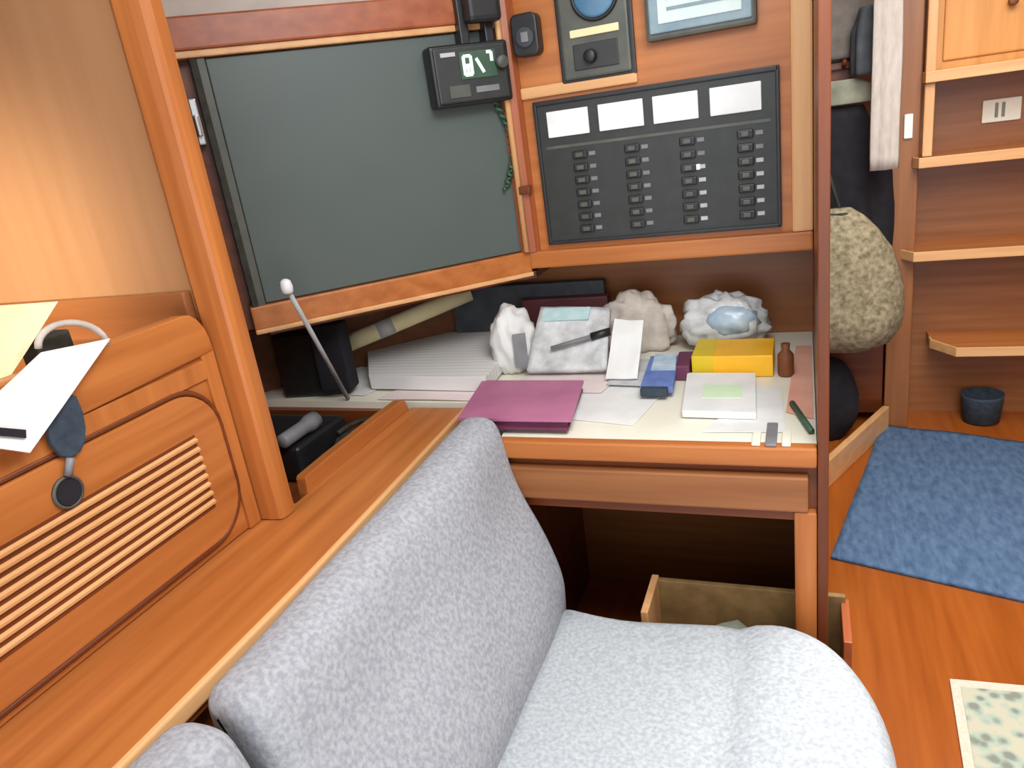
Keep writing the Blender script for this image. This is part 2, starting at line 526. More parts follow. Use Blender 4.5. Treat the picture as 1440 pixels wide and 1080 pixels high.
part('side_panel', B().box(-0.62, -0.60, 1.215, 1.836, 0.0, 0.715), 'dark_z', t)
part('back_board', B().box(-0.60, 0.018, 1.80, 1.83, 0.0, 0.715), 'walnut_x', t)
part('door_batten', B().box(-0.07, -0.05, 1.775, 1.80, 0.35, 0.62, 0.003), 'red_z', t)
single('side_partition', B().box(0.019, 0.036, 1.178, 1.838, 0.0, 1.95, 0.002), 'dark_z', 'tall narrow teak partition closing the right side of the chart table', 'partition')

# ------------------------------------------------------------------ diagonal charcoal board and its frame
u = Vector((-0.741, -0.6714, 0)).normalized()
nrm = Vector((-u.y, u.x, 0))
nrm = Vector((0.6714, -0.741, 0)).normalized()
D = Matrix(((u.x, nrm.x, 0, -0.605), (u.y, nrm.y, 0, 1.645), (0, 0, 1, 0), (0, 0, 0, 1)))
t = thing('display_board', 'large charcoal grey flat panel set diagonally above the chart table', 'panel', (-0.83, 1.44, 1.0))
part('panel_face', B(D).box(0.008, 0.605, -0.012, 0.000, 1.02, 1.497, 0.002), 'screen', t)
part('bottom_rail', B(D).box(0.0, 0.64, -0.03, 0.012, 0.968, 1.018, 0.004), 'teak_x', t)
part('bottom_bead', B(D).box(0.0, 0.64, -0.03, 0.018, 0.960, 0.970, 0.003), 'pale_x', t)
part('top_rail', B(D).box(-0.03, 0.66, -0.03, 0.020, 1.512, 1.57, 0.004), 'red_x', t)
part('top_bead', B(D).box(-0.03, 0.66, -0.03, 0.014, 1.499, 1.512, 0.003), 'pale_x', t)
part('side_rail', B(D).box(0.606, 0.622, -0.03, 0.004, 0.968, 1.512, 0.002), 'gunmetal', t)  # rail added to stand for the highlight on the panel edge
part('side_bead', B(D).box(0.622, 0.634, -0.03, 0.010, 0.968, 1.512, 0.002), 'strap', t)  # near-black colour paints the shaded gap beside the panel
part('headboard', B(D).box(-0.10, 0.70, -0.10, -0.03, 1.57, 1.95), 'headliner', t)
part('backing', B(D).box(-0.02, 0.66, -0.05, -0.03, 0.965, 1.57), 'dark_x', t)
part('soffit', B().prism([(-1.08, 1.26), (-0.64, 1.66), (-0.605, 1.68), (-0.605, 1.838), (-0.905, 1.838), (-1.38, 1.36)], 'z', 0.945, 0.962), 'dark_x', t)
hk = B(D)
hk.box(0.640, 0.655, -0.02, 0.005, 1.345, 1.43, 0.003).box(0.643, 0.652, 0.0, 0.018, 1.36, 1.40, 0.003)
single('latch', hk, 'steel', 'small silver latch in the gap left of the charcoal panel', 'latch')

# ------------------------------------------------------------------ wooden instrument console
t = thing('instrument_console', 'orange teak console facing the cabin, carrying the switch panel and instruments', 'console', (-0.29, 1.66, 0.97))
part('face_board', B().box(-0.588, 0.0, 1.650, 1.672, 0.99, 1.95, 0.001), 'teak_x', t)
part('bottom_frame', B().box(-0.600, 0.018, 1.632, 1.672, 0.976, 1.016, 0.005), 'teak_x', t)
part('side_frame', B().box(-0.022, 0.018, 1.632, 1.672, 1.016, 1.95, 0.005), 'pale_z', t)
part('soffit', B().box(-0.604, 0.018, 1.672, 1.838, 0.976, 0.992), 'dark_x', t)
cp = part('corner_post', B().prism(chaikin([(-0.622, 1.630), (-0.600, 1.622), (-0.575, 1.634), (-0.575, 1.672), (-0.622, 1.672)], 1), 'z', 1.016, 1.95), 'red_z', t)
part('bead', B().tube([(-0.600, 1.620, 1.02), (-0.600, 1.620, 1.95)], 0.007, 10), 'pale_z', cp, True)
part('hinge', B().box(-0.598, -0.572, 1.612, 1.634, 1.150, 1.168, 0.002), 'dark_x', t)
part('upper_frame', B().box(-0.575, -0.318, 1.640, 1.652, 1.348, 1.372, 0.004), 'pale_x', t)

# switch panel
t = thing('switch_panel', 'wide black electrical switch panel with four white label plates', 'switch panel', (-0.29, 1.64, 1.03))
part('plate', B().box(-0.546, -0.044, 1.641, 1.650, 1.030, 1.338, 0.003), 'panel_black', t)
part('bezel', B().box(-0.546, -0.044, 1.636, 1.642, 1.330, 1.340, 0.002).box(-0.546, -0.044, 1.636, 1.642, 1.028, 1.036, 0.002)
     .box(-0.550, -0.542, 1.636, 1.642, 1.028, 1.340, 0.002).box(-0.050, -0.042, 1.636, 1.642, 1.028, 1.340, 0.002), 'black', t)
LX = [(-0.521, -0.428), (-0.406, -0.310), (-0.290, -0.198), (-0.175, -0.076)]
for x0, x1 in LX:
    part('label_plate', B().box(x0, x1, 1.636, 1.642, 1.262, 1.316, 0.002), 'white', t)
for c, (x0, x1) in enumerate(LX):
    for r in range(7):
        z = 1.220 - r * 0.0268
        xm = x0 + 0.066
        sw = part('toggle_switch', B().box(xm - 0.016, xm + 0.016, 1.634, 1.642, z - 0.0085, z + 0.0085, 0.003), 'black', t)
        part('rocker', B().box(xm - 0.008, xm + 0.008, 1.629, 1.636, z - 0.005, z + 0.005, 0.002), 'gunmetal', sw)
        pale_label = (c >= 2 and 2 <= r <= 6)  # these columns carry paler labels
        part('circuit_label', B().box(xm + 0.020, xm + 0.034, 1.6395, 1.642, z - 0.004, z + 0.004), 'ltgrey' if pale_label else 'grey', t)
part('status_strip', B().box(-0.530, -0.060, 1.6395, 1.642, 1.238, 1.244), 'gunmetal', t)
part('white_marker', B().box(-0.232, -0.200, 1.637, 1.642, 1.160, 1.172, 0.002), 'white', t)

# gauge panel
t = thing('gauge_panel', 'tall dark olive instrument with a blue dial and a cream bar, top centre', 'gauge', (-0.40, 1.64, 1.37))
part('housing', B().box(-0.470, -0.326, 1.632, 1.650, 1.372, 1.66, 0.005), 'gunmetal', t)
part('housing_rim', B().box(-0.478, -0.318, 1.640, 1.650, 1.364, 1.668, 0.003), 'black', t)
part('dial', B().lathe([(0.044, 1.632), (0.044, 1.627), (0.038, 1.625)], (-0.390, 0, 1.525), 'y', 28), 'dial', t, True)
part('dial_ring', B().tube([(-0.390 + 0.046 * math.cos(a * math.pi / 16), 1.628, 1.525 + 0.046 * math.sin(a * math.pi / 16)) for a in range(32)], 0.004, 8, True), 'black', t, True)
part('cream_bar', B().box(-0.448, -0.345, 1.627, 1.633, 1.451, 1.466, 0.002), 'yellowcream', t)
part('lower_window', B().box(-0.445, -0.350, 1.629, 1.633, 1.388, 1.438, 0.002), 'panel_black', t)
part('knob', B().lathe([(0.014, 1.630), (0.013, 1.616), (0.010, 1.614)], (-0.408, 0, 1.412), 'y', 20), 'black', t, True)

# plotter display
t = thing('instrument_display', 'wide blue-grey instrument display with a pale screen at the top right of the console', 'display', (-0.18, 1.64, 1.42))
part('case', B().prism([(-0.290, 1.418), (-0.080, 1.418), (-0.080, 1.66), (-0.290, 1.66)], 'y', 1.620, 1.650, 0.006), 'gunmetal', t)
part('bezel', B().box(-0.282, -0.088, 1.615, 1.622, 1.430, 1.655, 0.003), 'lcd', t)
sc = part('screen', B().box(-0.264, -0.106, 1.612, 1.617, 1.446, 1.64, 0.002), 'lcdlite', t)
part('readout', B().box(-0.246, -0.130, 1.6105, 1.6125, 1.468, 1.474).box(-0.246, -0.160, 1.6105, 1.6125, 1.487, 1.493), 'lcd', sc)

# round 12-volt socket
t = thing('power_socket', 'small black square socket with a grey flap left of the gauge', 'socket', (-0.54, 1.64, 1.43))
part('body', B().prism(rrect(-0.570, -0.512, 1.432, 1.515, 0.014), 'y', 1.612, 1.650, 0.004), 'black', t)
part('flap', B().lathe([(0.020, 1.613), (0.020, 1.606), (0.016, 1.604)], (-0.540, 0, 1.468), 'y', 24), 'slate', t, True)
part('flap_tab', B().box(-0.546, -0.530, 1.600, 1.606, 1.458, 1.478, 0.002), 'grey', t)

# VHF radio on the board
t = thing('vhf_radio', 'black marine radio with pale glowing digits mounted on the charcoal panel', 'radio', tuple(D @ Vector((0.10, 0.02, 1.345))))
part('body', B(D).box(0.008, 0.182, 0.002, 0.050, 1.352, 1.472, 0.008, 3), 'black', t)
part('faceplate', B(D).box(0.016, 0.174, 0.048, 0.054, 1.358, 1.466, 0.004), 'panel_black', t)
scr = part('screen', B(D).box(0.040, 0.120, 0.053, 0.056, 1.402, 1.455, 0.001), 'green', t)


def dstroke(bb, x0, z0, x1, z1, w=0.006):
    d = Vector((x1 - x0, z1 - z0))
    L = d.length
    k = Vector((-d.y, d.x)) / L * w / 2
    bb.prism([(x0 + k.x, z0 + k.y), (x0 - k.x, z0 - k.y), (x1 - k.x, z1 - k.y), (x1 + k.x, z1 + k.y)], 'y', 0.0555, 0.058)


dg = B(D)
for seg in ((0.112, 0.410, 0.112, 0.446), (0.112, 0.446, 0.096, 0.446), (0.112, 0.428, 0.096, 0.428), (0.112, 0.410, 0.096, 0.410), (0.096, 0.410, 0.096, 0.446), (0.104, 0.412, 0.104, 0.430),
            (0.084, 0.440, 0.070, 0.412), (0.060, 0.450, 0.050, 0.450), (0.050, 0.450, 0.050, 0.432)):
    dstroke(dg, seg[0], 1 + seg[1], seg[2], 1 + seg[3])
md, td, bd = base('lit_digits', 0.5)
bd.inputs['Base Color'].default_value = lin((214, 236, 224))
bd.inputs['Emission Color'].default_value = lin((214, 240, 226))
bd.inputs['Emission Strength'].default_value = 0.5
M['digits'] = md
part('digits', dg, 'digits', scr)
part('speaker_grille', B(D).box(0.105, 0.150, 0.053, 0.056, 1.368, 1.392, 0.001), 'gunmetal', t)
part('key_row', B(D).box(0.040, 0.092, 0.053, 0.056, 1.374, 1.386, 0.001), 'grey', t)
part('tuning_knob', B(D).lathe([(0.014, 0.053), (0.013, 0.068), (0.010, 0.070)], (0.030, 0, 1.428), 'y', 20), 'gunmetal', t, True)
part('brand_strip', B(D).box(0.128, 0.160, 0.053, 0.056, 1.448, 1.456), 'ltgrey', t)
part('bracket', B(D).box(0.03, 0.05, 0.0, 0.040, 1.46, 1.60, 0.003).box(0.085, 0.105, 0.0, 0.040, 1.46, 1.60, 0.003), 'black', t)
single('microphone', B(D).box(0.020, 0.095, 0.042, 0.075, 1.505, 1.600, 0.012, 3), 'black', 'black hand microphone hanging above the marine radio', 'microphone')
cd = []
for i in range(60):
    f = i / 59
    cd.append((0.040 - 0.030 * math.sin(f * math.pi) + 0.006 * math.cos(i * 1.3), 0.012 + 0.004 * math.sin(i * 1.3), 1.355 - 0.19 * f))
cd = [D @ Vector(p) for p in cd]
single('curly_cord', B().tube(cd, 0.004, 8), 'green', 'dark curly radio cord hanging down the right edge of the charcoal panel', 'cord', smooth=True)

# ------------------------------------------------------------------ settee
single('settee_bench', B().prism([(-0.68, -0.6), (0.085, -0.6), (0.09, 0.92), (0.03, 1.06), (-0.08, 1.09), (-0.68, 1.05)], 'z', 0.0, 0.30, 0.004), 'dark_y', 'low brown wooden bench carrying the grey settee cushions', 'bench')


def pad(outline, z0, z1, r, top):
    """seat cushion: closed outline, rounded rim, z1 + top(x,y)"""
    bb = B()
    b_ = bmesh.new()
    n = len(outline)
    cx = sum(p[0] for p in outline) / n
    cy = sum(p[1] for p in outline) / n

    def inset(d):
        o = []
        for i in range(n):
            p, q, w = Vector(outline[i - 1]), Vector(outline[i]), Vector(outline[(i + 1) % n])
            e = (w - p).normalized()
            nn = Vector((-e.y, e.x))
            f = min(max((q.x + 0.42) / 0.12, 0.06), 1)
            o.append(q + nn * d * f)
        return o
    rings = []
    for k in range(7):
        a = k / 6 * math.pi / 2
        rings.append((inset(r * (1 - math.cos(a))), lambda x, y, a=a: z0 + r * 0.6 * (1 - math.sin(a))))
    rings = rings[::-1]
    for k in range(9):
        a = k / 8 * math.pi / 2
        rings.append((inset(r * (1 - math.cos(a))), lambda x, y, a=a: (z1 - r) + (r) * math.sin(a) + top(x, y) * math.sin(a)))
    last = rings[-1][0]
    for k in range(1, 14):
        f = 1 - k / 14
        rings.append(([Vector((cx + (p.x - cx) * f, cy + (p.y - cy) * f)) for p in last], lambda x, y: z1 + top(x, y)))
    R_ = [[b_.verts.new((p[0], p[1], fz(p[0], p[1]))) for p in ring] for ring, fz in rings]
    for i in range(len(R_) - 1):
        for k in range(n):
            b_.faces.new((R_[i][k], R_[i][(k + 1) % n], R_[i + 1][(k + 1) % n], R_[i + 1][k]))
    b_.faces.new(R_[0][::-1])
    b_.faces.new(R_[-1])
    bmesh.ops.recalc_face_normals(b_, faces=list(b_.faces))
    return bb._add(b_)


def densify(p, step=0.03):
    q = []
    for i in range(len(p)):
        a, c_ = Vector(p[i]), Vector(p[(i + 1) % len(p)])
        k = max(1, int((c_ - a).length / step))
        for j in range(k):
            q.append(tuple(a.lerp(c_, j / k)))
    return q


def seat_top(x, y):
    s = min(max((x + 0.13) / 0.10, 0), 1)
    s = s * s * (3 - 2 * s)
    h = 0.016 * s - 0.010 * math.exp(-((x + 0.115) / 0.018) ** 2)
    return h + 0.006 * noise.noise(Vector((x * 5, y * 4, 0.3)))


ol = [(-0.427, -0.6), (0.118, -0.6), (0.122, 0.3), (0.120, 0.86), (0.108, 0.97), (0.070, 1.065), (0.020, 1.122), (-0.06, 1.146), (-0.20, 1.132), (-0.34, 1.112), (-0.41, 1.106), (-0.427, 1.104), (-0.427, 1.09), (-0.427, 0.9)]
ol = densify(chaikin(ol, 2), 0.035)
t = thing('seat_cushion', 'long grey settee seat cushion with a rounded far corner', 'cushion', (-0.15, 0.4, 0.32))
part('pad', pad(ol, 0.320, 0.425, 0.038, seat_top), 'tweed_lit', t, True)


def back_cushion(profile, y0, y1, r, bulge=0.008, seed=0.0, tilt=0.0):
    b_ = bmesh.new()
    P = chaikin(profile, 3)
    n = len(P)
    cx = sum(p[0] for p in P) / n
    cz = sum(p[1] for p in P) / n
    ys = []
    for k in range(9):
        a = k / 8 * math.pi / 2
        ys.append((y0 + r * (1 - math.sin(a)), r * (1 - math.cos(a))))
    ys = ys[::-1]
    ys = [(y0 + r * (1 - math.cos(k / 8 * math.pi / 2)), r * (1 - math.sin(k / 8 * math.pi / 2))) for k in range(9)]
    N = 26
    ys += [(y0 + r + (y1 - y0 - 2 * r) * k / N, 0) for k in range(1, N)]
    ys += [(y1 - r + r * math.sin(k / 8 * math.pi / 2), r * (1 - math.cos(k / 8 * math.pi / 2))) for k in range(9)]
    rings = []
    for y, ins in ys:
        row = []
        for i in range(n):
            p, q, w = Vector(P[i - 1]), Vector(P[i]), Vector(P[(i + 1) % n])
            e = (w - p).normalized()
            nn = Vector((-e.y, e.x))
            if nn.dot(Vector((cx, cz)) - q) < 0:
                nn = -nn
            f = (y - y0) / (y1 - y0)
            bl = bulge * math.sin(min(max(f, 0), 1) * math.pi) + 0.007 * noise.noise(Vector((q.x * 6 + seed, y * 5, q.y * 6)))
            c = q + nn * (ins - bl)
            y_ = y + max(0, f) ** 3 * (c.y - 0.44) * 0.18 * tilt
            c.y += 0.022 * max(0, f) ** 3 * tilt * max(0, (c.y - 0.5) / 0.27)
            row.append(b_.verts.new((c.x, y_, c.y)))
        rings.append(row)
    for i in range(len(rings) - 1):
        for k in range(n):
            b_.faces.new((rings[i][k], rings[i][(k + 1) % n], rings[i + 1][(k + 1) % n], rings[i + 1][k]))
    b_.faces.new(rings[0][::-1])
    b_.faces.new(rings[-1])
    bmesh.ops.recalc_face_normals(b_, faces=list(b_.faces))
    return B()._add(b_)


PR = [(-0.622, 0.33), (-0.622, 0.55), (-0.622, 0.72), (-0.622, 0.752), (-0.608, 0.768), (-0.566, 0.770), (-0.538, 0.750), (-0.512, 0.645), (-0.458, 0.548), (-0.430, 0.480), (-0.428, 0.425), (-0.432, 0.345), (-0.47, 0.33)]
t = thing('back_cushion', 'tall leaning grey settee back cushion reaching up to the chart table', 'cushion', (-0.52, 0.8, 0.32), 'settee back cushions')
part('pad', back_cushion(PR, 0.460, 1.150, 0.028, tilt=1.0), 'tweed', t, True)
t = thing('back_cushion', 'nearer grey settee back cushion with a rounded corner at the bottom left', 'cushion', (-0.52, 0.1, 0.32), 'settee back cushions')
part('pad', back_cushion(PR, -0.45, 0.446, 0.035, seed=5.0), 'tweed', t, True)

# ------------------------------------------------------------------ open box at the far end of the settee
t = thing('storage_box', 'open olive-brown wooden box between the settee end and the chart table', 'box', (-0.11, 1.22, 0.0))
part('back_side', B().box(-0.285, 0.068, 1.262, 1.274, 0.0, 0.400, 0.002), 'olive', t)
part('left_side', B().box(-0.292, -0.278, 1.150, 1.274, 0.0, 0.405, 0.002), 'pale_z', t)
part('right_side', B().box(0.060, 0.074, 1.15, 1.274, 0.0, 0.388, 0.002), 'red_y', t)
part('bottom', B().box(-0.28, 0.062, 1.15, 1.264, 0.24, 0.25), 'dark_x', t)
single('rag', B().blob((-0.13, 1.205, 0.275), (0.08, 0.045, 0.065), 0.35, 6, 2.0, 3, 0.2505), 'sage', 'grey-green crumpled rag inside the open olive-brown box', 'rag', smooth=True)

# ------------------------------------------------------------------ companionway steps on the right
t = thing('companionway_steps', 'brown wooden companionway steps with pale edged treads at the right', 'steps', (0.6, 2.98, 0.0))
part('stile', B().box(0.285, 0.368, 2.955, 2.985, 0.0, 1.94, 0.004), 'walnut_z', t)
part('back_board', B().box(0.34, 1.10, 3.12, 3.14, 0.0, 1.94), 'walnut_x', t)
for (x0, z, ch, nm) in ((0.372, 1.276, 0.0, 0), (0.352, 1.008, 0.012, 1), (0.318, 0.690, 0.045, 2), (0.440, 0.336, 0.075, 3)):
    tr = part('tread', B().prism([(x0, 3.12), (x0, 2.93 + ch), (x0 + ch * 0.9, 2.90), (1.10, 2.90), (1.10, 3.12)], 'z', z - 0.028, z, 0.003), 'teak_x', t)
    part('nosing', B().prism([(x0 - 0.004, 2.965 + ch), (x0 - 0.004, 2.925 + ch), (x0 + ch * 0.9 - 0.002, 2.892), (1.10, 2.892), (1.10, 2.90), (x0 + ch * 0.9 + 0.004, 2.90), (x0 + 0.004, 2.93 + ch), (x0 + 0.004, 2.965 + ch)], 'z', z - 0.030, z + 0.004, 0.002), 'pale_x', tr)
part('cheek', B().box(0.372, 0.402, 2.915, 2.945, 1.277, 1.94, 0.004), 'pale_z', t)
part('cheek', B().box(0.372, 0.402, 2.915, 2.945, 1.012, 1.246, 0.004), 'pale_z', t)
pn = part('top_panel', B().box(0.402, 1.10, 3.00, 3.02, 1.277, 1.94, 0.003).box(0.430, 1.10, 2.992, 3.0, 1.305, 1.94, 0.006), 'honey_z', t)
part('knob', B().lathe([(0.006, 2.992), (0.006, 2.975), (0.014, 2.970), (0.014, 2.958), (0.008, 2.954)], (0.612, 0, 1.452), 'y', 20), 'brown', pn, True)
t = thing('vent_cover', 'small cream square vent cover on the second step recess', 'vent cover', (0.63, 3.11, 1.1))
part('frame', B().box(0.575, 0.690, 3.108, 3.120, 1.085, 1.160, 0.004), 'cream', t)
part('slots', B().box(0.612, 0.622, 3.1065, 3.109, 1.10, 1.148).box(0.632, 0.642, 3.1065, 3.109, 1.10, 1.148), 'sage', t)
single('wall_switch', B().box(0.318, 0.345, 2.944, 2.955, 1.075, 1.155, 0.004), 'white', 'small white switch on the reddish stile left of the steps', 'switch')
b = B().lathe([(0.050, 0.0), (0.062, 0.004), (0.070, 0.10), (0.072, 0.11), (0.066, 0.11), (0.055, 0.02)], (0.625, 3.03, 0.001), 'z', 28)
single('bucket', b, 'navy', 'small dark blue bucket on the floor under the lowest step', 'bucket', smooth=True)
# threshold, mat, rug
a0, a1 = Vector((0.045, 2.40)), Vector((0.290, 2.93))
e = (a1 - a0).normalized()
k = Vector((-e.y, e.x)) * 0.012
single('threshold_board', B().prism([tuple(a0 + k), tuple(a0 - k), tuple(a1 - k), tuple(a1 + k)], 'z', 0.0, 0.10, 0.004), 'pale_y', 'low diagonal threshold board on the floor left of the blue mat', 'threshold')

b = bmesh.new()
NX, NY = 26, 40
o_, ex, ey = Vector((0.068, 2.0, 0)), Vector((0.62, -0.188, 0)), Vector((0.212, 0.95, 0))
gg = []
for i in range(NX + 1):
    row = []
    for j in range(NY + 1):
        p = o_ + ex * (i / NX) + ey * (j / NY)
        h = 0.012 + 0.010 * max(0, noise.noise(Vector((p.x * 6, p.y * 5, 0)))) + 0.003 * noise.noise(Vector((p.x * 40, p.y * 40, 2)))
        row.append(b.verts.new((p.x, p.y, h)))
    gg.append(row)
for i in range(NX):
    for j in range(NY):
        b.faces.new((gg[i][j], gg[i + 1][j], gg[i + 1][j + 1], gg[i][j + 1]))
ret = bmesh.ops.extrude_face_region(b, geom=list(b.faces))
for v in [g for g in ret['geom'] if isinstance(g, bmesh.types.BMVert)]:
    v.co.z = 0.0005
bmesh.ops.recalc_face_normals(b, faces=list(b.faces))
single('floor_mat', B()._add(b), 'mat', 'thick blue textile mat on the orange floor before the steps', 'mat', smooth=True)

t = thing('rug', 'cream bordered grey-green patterned rug on the floor at bottom right', 'rug', (0.56, 1.25, 0.0))
part('border', B().prism([(0.298, 1.545), (0.262, 0.90), (0.85, 0.90), (0.85, 1.575)], 'z', 0.0005, 0.008, 0.002), 'rugborder', t)
part('field', B().prism([(0.316, 1.520), (0.284, 0.92), (0.83, 0.92), (0.83, 1.55)], 'z', 0.007, 0.010), 'rug', t)

# ------------------------------------------------------------------ hanging things in the passage
t = thing('coat_rail', 'dark wooden coat rail with pegs in the passage beside the steps', 'coat rail', (0.05, 3.0, 1.3))
part('rail', B().box(-0.30, 0.275, 2.960, 2.985, 1.325, 1.352, 0.004), 'dark_x', t)
part('back_panel', B().box(-0.30, 0.280, 2.985, 3.005, 0.05, 1.94), 'dark_x', t)
for x in (0.13, 0.04):
    part('peg', B().tube([(x, 2.965, 1.335), (x, 2.93, 1.335), (x, 2.90, 1.352)], 0.007, 10), 'dark_y', t, True)


def drape(x0, x1, z0, z1, y, dep, seed, n=18, flare=0.0):
    b_ = bmesh.new()
    g = []
    for i in range(n + 1):
        f = i / n
        z = z1 + (z0 - z1) * f
        ring = []
        K = 28
        for k in range(K):
            a = k * 2 * math.pi / K
            w = (x1 - x0) / 2 * (0.55 + 0.45 * min(1, f * 3)) * (1 + flare * f)
            rr = 1 + 0.18 * math.sin(a * 5 + seed) * min(1, f * 2) + 0.08 * noise.noise(Vector((math.cos(a), math.sin(a), f * 3 + seed)))
            ring.append(b_.verts.new(((x0 + x1) / 2 + w * math.cos(a) * rr, y + dep * math.sin(a) * rr, z)))
        g.append(ring)
    for i in range(n):
        for k in range(len(g[0])):
            b_.faces.new((g[i][k], g[i][(k + 1) % len(g[0])], g[i + 1][(k + 1) % len(g[0])], g[i + 1][k]))
    b_.faces.new(g[0][::-1])
    b_.faces.new(g[-1])
    bmesh.ops.recalc_face_normals(b_, faces=list(b_.faces))
    return B()._add(b_)


single('coat', drape(-0.07, 0.268, 0.52, 1.205, 2.915, 0.040, 1.0), 'soot', 'black coat hanging in the passage above the beige sack', 'coat', smooth=True)
single('hanging_towel', drape(0.206, 0.282, 1.0, 1.75, 2.77, 0.014, 3.0), 'towel', 'pale grey towel hanging narrow beside the stile of the steps', 'towel', smooth=True)
single('knit_hat', drape(0.150, 0.232, 1.30, 1.50, 2.86, 0.04, 6.0), 'slate', 'dark slate hat hanging high in the passage left of the towel', 'hat', smooth=True)
single('hanging_shirt', drape(-0.02, 0.240, 1.36, 1.70, 2.94, 0.018, 8.0), 'dusty', 'dusty grey-brown shirt hanging high behind the slate hat', 'shirt', smooth=True)
single('folded_cloth', drape(0.02, 0.215, 1.215, 1.292, 2.885, 0.03, 9.0), 'sage', 'sage grey cloth hung between the coat and the shirt', 'cloth', smooth=True)
single('shade_lump', B().blob((0.03, 2.85, 0.16), (0.155, 0.085, 0.18), 0.15, 4, 21.0, 4, 0.001), 'soot', 'dark lump added as shadow on the passage floor under the beige sack', 'bag', smooth=True)  # dark lump added where the passage floor lies in shadow
t = thing('sack', 'lumpy beige woven sack hanging low in the passage by the partition', 'sack', (0.12, 2.75, 0.38))
prof = [(0.02, 0.385), (0.09, 0.392), (0.145, 0.42), (0.178, 0.47), (0.186, 0.53), (0.172, 0.61), (0.160, 0.68), (0.138, 0.75), (0.110, 0.81), (0.070, 0.86), (0.03, 0.89)]
part('body', B().lathe(prof, (0.115, 2.75, 0), 'z', 40, 0.16, (1.12, 0.55)), 'sack', t, True)
part('cord', B().tube([(0.115, 2.75, 0.88), (0.08, 2.80, 1.0), (0.05, 2.85, 1.2), (0.045, 2.905, 1.345), (0.04, 2.93, 1.35)], 0.006, 8), 'strap', t, True)
part('neck_tie', B().tube([(0.115 + 0.042 * math.cos(a), 2.75 + 0.026 * math.sin(a), 0.872) for a in [i * math.pi / 8 for i in range(16)]], 0.006, 8, True), 'strap', t, True)

# ------------------------------------------------------------------ clutter on the chart table
ZT = 0.7405


def sheet(name, label, q, z, mat, th=0.0012, wob=0.003, seed=0.0, cat='paper', group='loose papers on the chart table'):
    return single(name, B().slab([(p[0], p[1], z) for p in q], th, 8, wob, seed), mat, label, cat, group)


# loose sheets (left half)
sheet('paper_sheet', 'white printed sheet lying at the far left corner of the chart table', [(-1.26, 1.43), (-0.98, 1.41), (-0.93, 1.62), (-1.16, 1.62)][::1], ZT, 'paper', seed=1.2)
b = B().box(-1.13, -0.66, 1.47, 1.80, ZT, ZT + 0.030, 0.002)
b = B().prism([(-0.98, 1.445), (-0.665, 1.425), (-0.70, 1.80), (-0.93, 1.80), (-1.10, 1.64)], 'z', ZT + 0.006, ZT + 0.040, 0.001)
single('paper_stack', b, 'lined', 'thick stack of printed white sheets left of the bulging white bag', 'paper stack')
sheet('paper_sheet', 'greyish white sheet on the table edge below the printed paper stack', [(-0.93, 1.385), (-0.69, 1.380), (-0.66, 1.47), (-0.90, 1.48)], ZT + 0.001, 'paperpink', seed=3.1)
rl = B().tube([(-1.17, 1.55, 0.822), (-0.88, 1.775, 0.822)], 0.024, 20)
t = thing('rolled_chart', 'rolled cream chart lying along the back under the charcoal panel', 'chart roll', (-1.0, 1.66, 0.79))
part('roll', B().tube([(-1.16, 1.490, 0.815), (-0.815, 1.735, 0.905)], 0.022, 20), 'yellowcream', t, True)
part('band', B().tube([(-1.022, 1.588, 0.851), (-0.9875, 1.6125, 0.860)], 0.0228, 20), 'ltgrey', t, True)
t = thing('carry_case', 'black upright case standing at the left end of the chart table', 'case', (-1.12, 1.46, 0.742))
part('body', B().box(-1.205, -1.030, 1.405, 1.455, 0.742, 0.902, 0.010, 3, Matrix.Rotation(math.radians(8), 4, 'Z')), 'black', t)
part('flap', B().box(-1.085, -1.005, 1.390, 1.440, 0.760, 0.925, 0.008, 3, Matrix.Rotation(math.radians(8), 4, 'Z')), 'soot', t)
t = thing('wand', 'thin silver rod with a white tip leaning over the black case', 'rod', (-0.98, 1.33, 0.74))
part('shaft', B().tube([(-1.010, 1.385, 0.745), (-0.932, 1.165, 1.060)], 0.0052, 10), 'ltgrey', t, True)
part('tip', B().lathe([(0.006, 0), (0.0115, 0.004), (0.0125, 0.014), (0.010, 0.026), (0.004, 0.030)], (-0.932, 1.163, 1.052), 'z', 18), 'white', t, True)

# dark folder and maroon book at the back
single('folder', B().box(-0.90, -0.47, 1.79, 1.815, ZT, 0.905, 0.004), 'slate', 'dark slate folder standing upright against the back of the table', 'folder')
single('book', B().box(-0.685, -0.455, 1.755, 1.787, ZT, 0.872, 0.004), 'maroon', 'maroon book standing in front of the dark slate folder', 'book')

# bulging white bag
t = thing('plastic_bag', 'bulging white plastic bag with grey print left of centre on the table', 'bag', (-0.64, 1.6, ZT))
part('body', B().blob((-0.655, 1.60, 0.805), (0.052, 0.07, 0.088), 0.2, 7, 3.0, 4, ZT + 0.0012), 'paper', t, True)
part('printed_panel', B().slab([(-0.632, 1.533, 0.765), (-0.603, 1.543, 0.765), (-0.603, 1.548, 0.845), (-0.632, 1.536, 0.845)], 0.006, 3), 'grey', t)
t = thing('mail_packet', 'white crumpled mail packet with a pale teal patch behind the pink folder', 'packet', (-0.5, 1.64, ZT))
part('envelope', B().slab([(-0.600, 1.53, 0.748), (-0.410, 1.53, 0.748), (-0.425, 1.668, 0.850), (-0.595, 1.668, 0.862)], 0.014, 14, 0.016, 2.2), 'plastic', t, True)
part('teal_patch', B().slab([(-0.585, 1.620, 0.850), (-0.47, 1.620, 0.850), (-0.47, 1.650, 0.872), (-0.585, 1.650, 0.872)], 0.003, 4), 'teal', t)
single('tissue', B().blob((-0.385, 1.725, 0.790), (0.088, 0.034, 0.088), 0.36, 7, 9.0, 4, ZT + 0.0012), 'tissue', 'beige-grey crumpled paper towel heaped at the back of the table', 'paper towel', smooth=True)
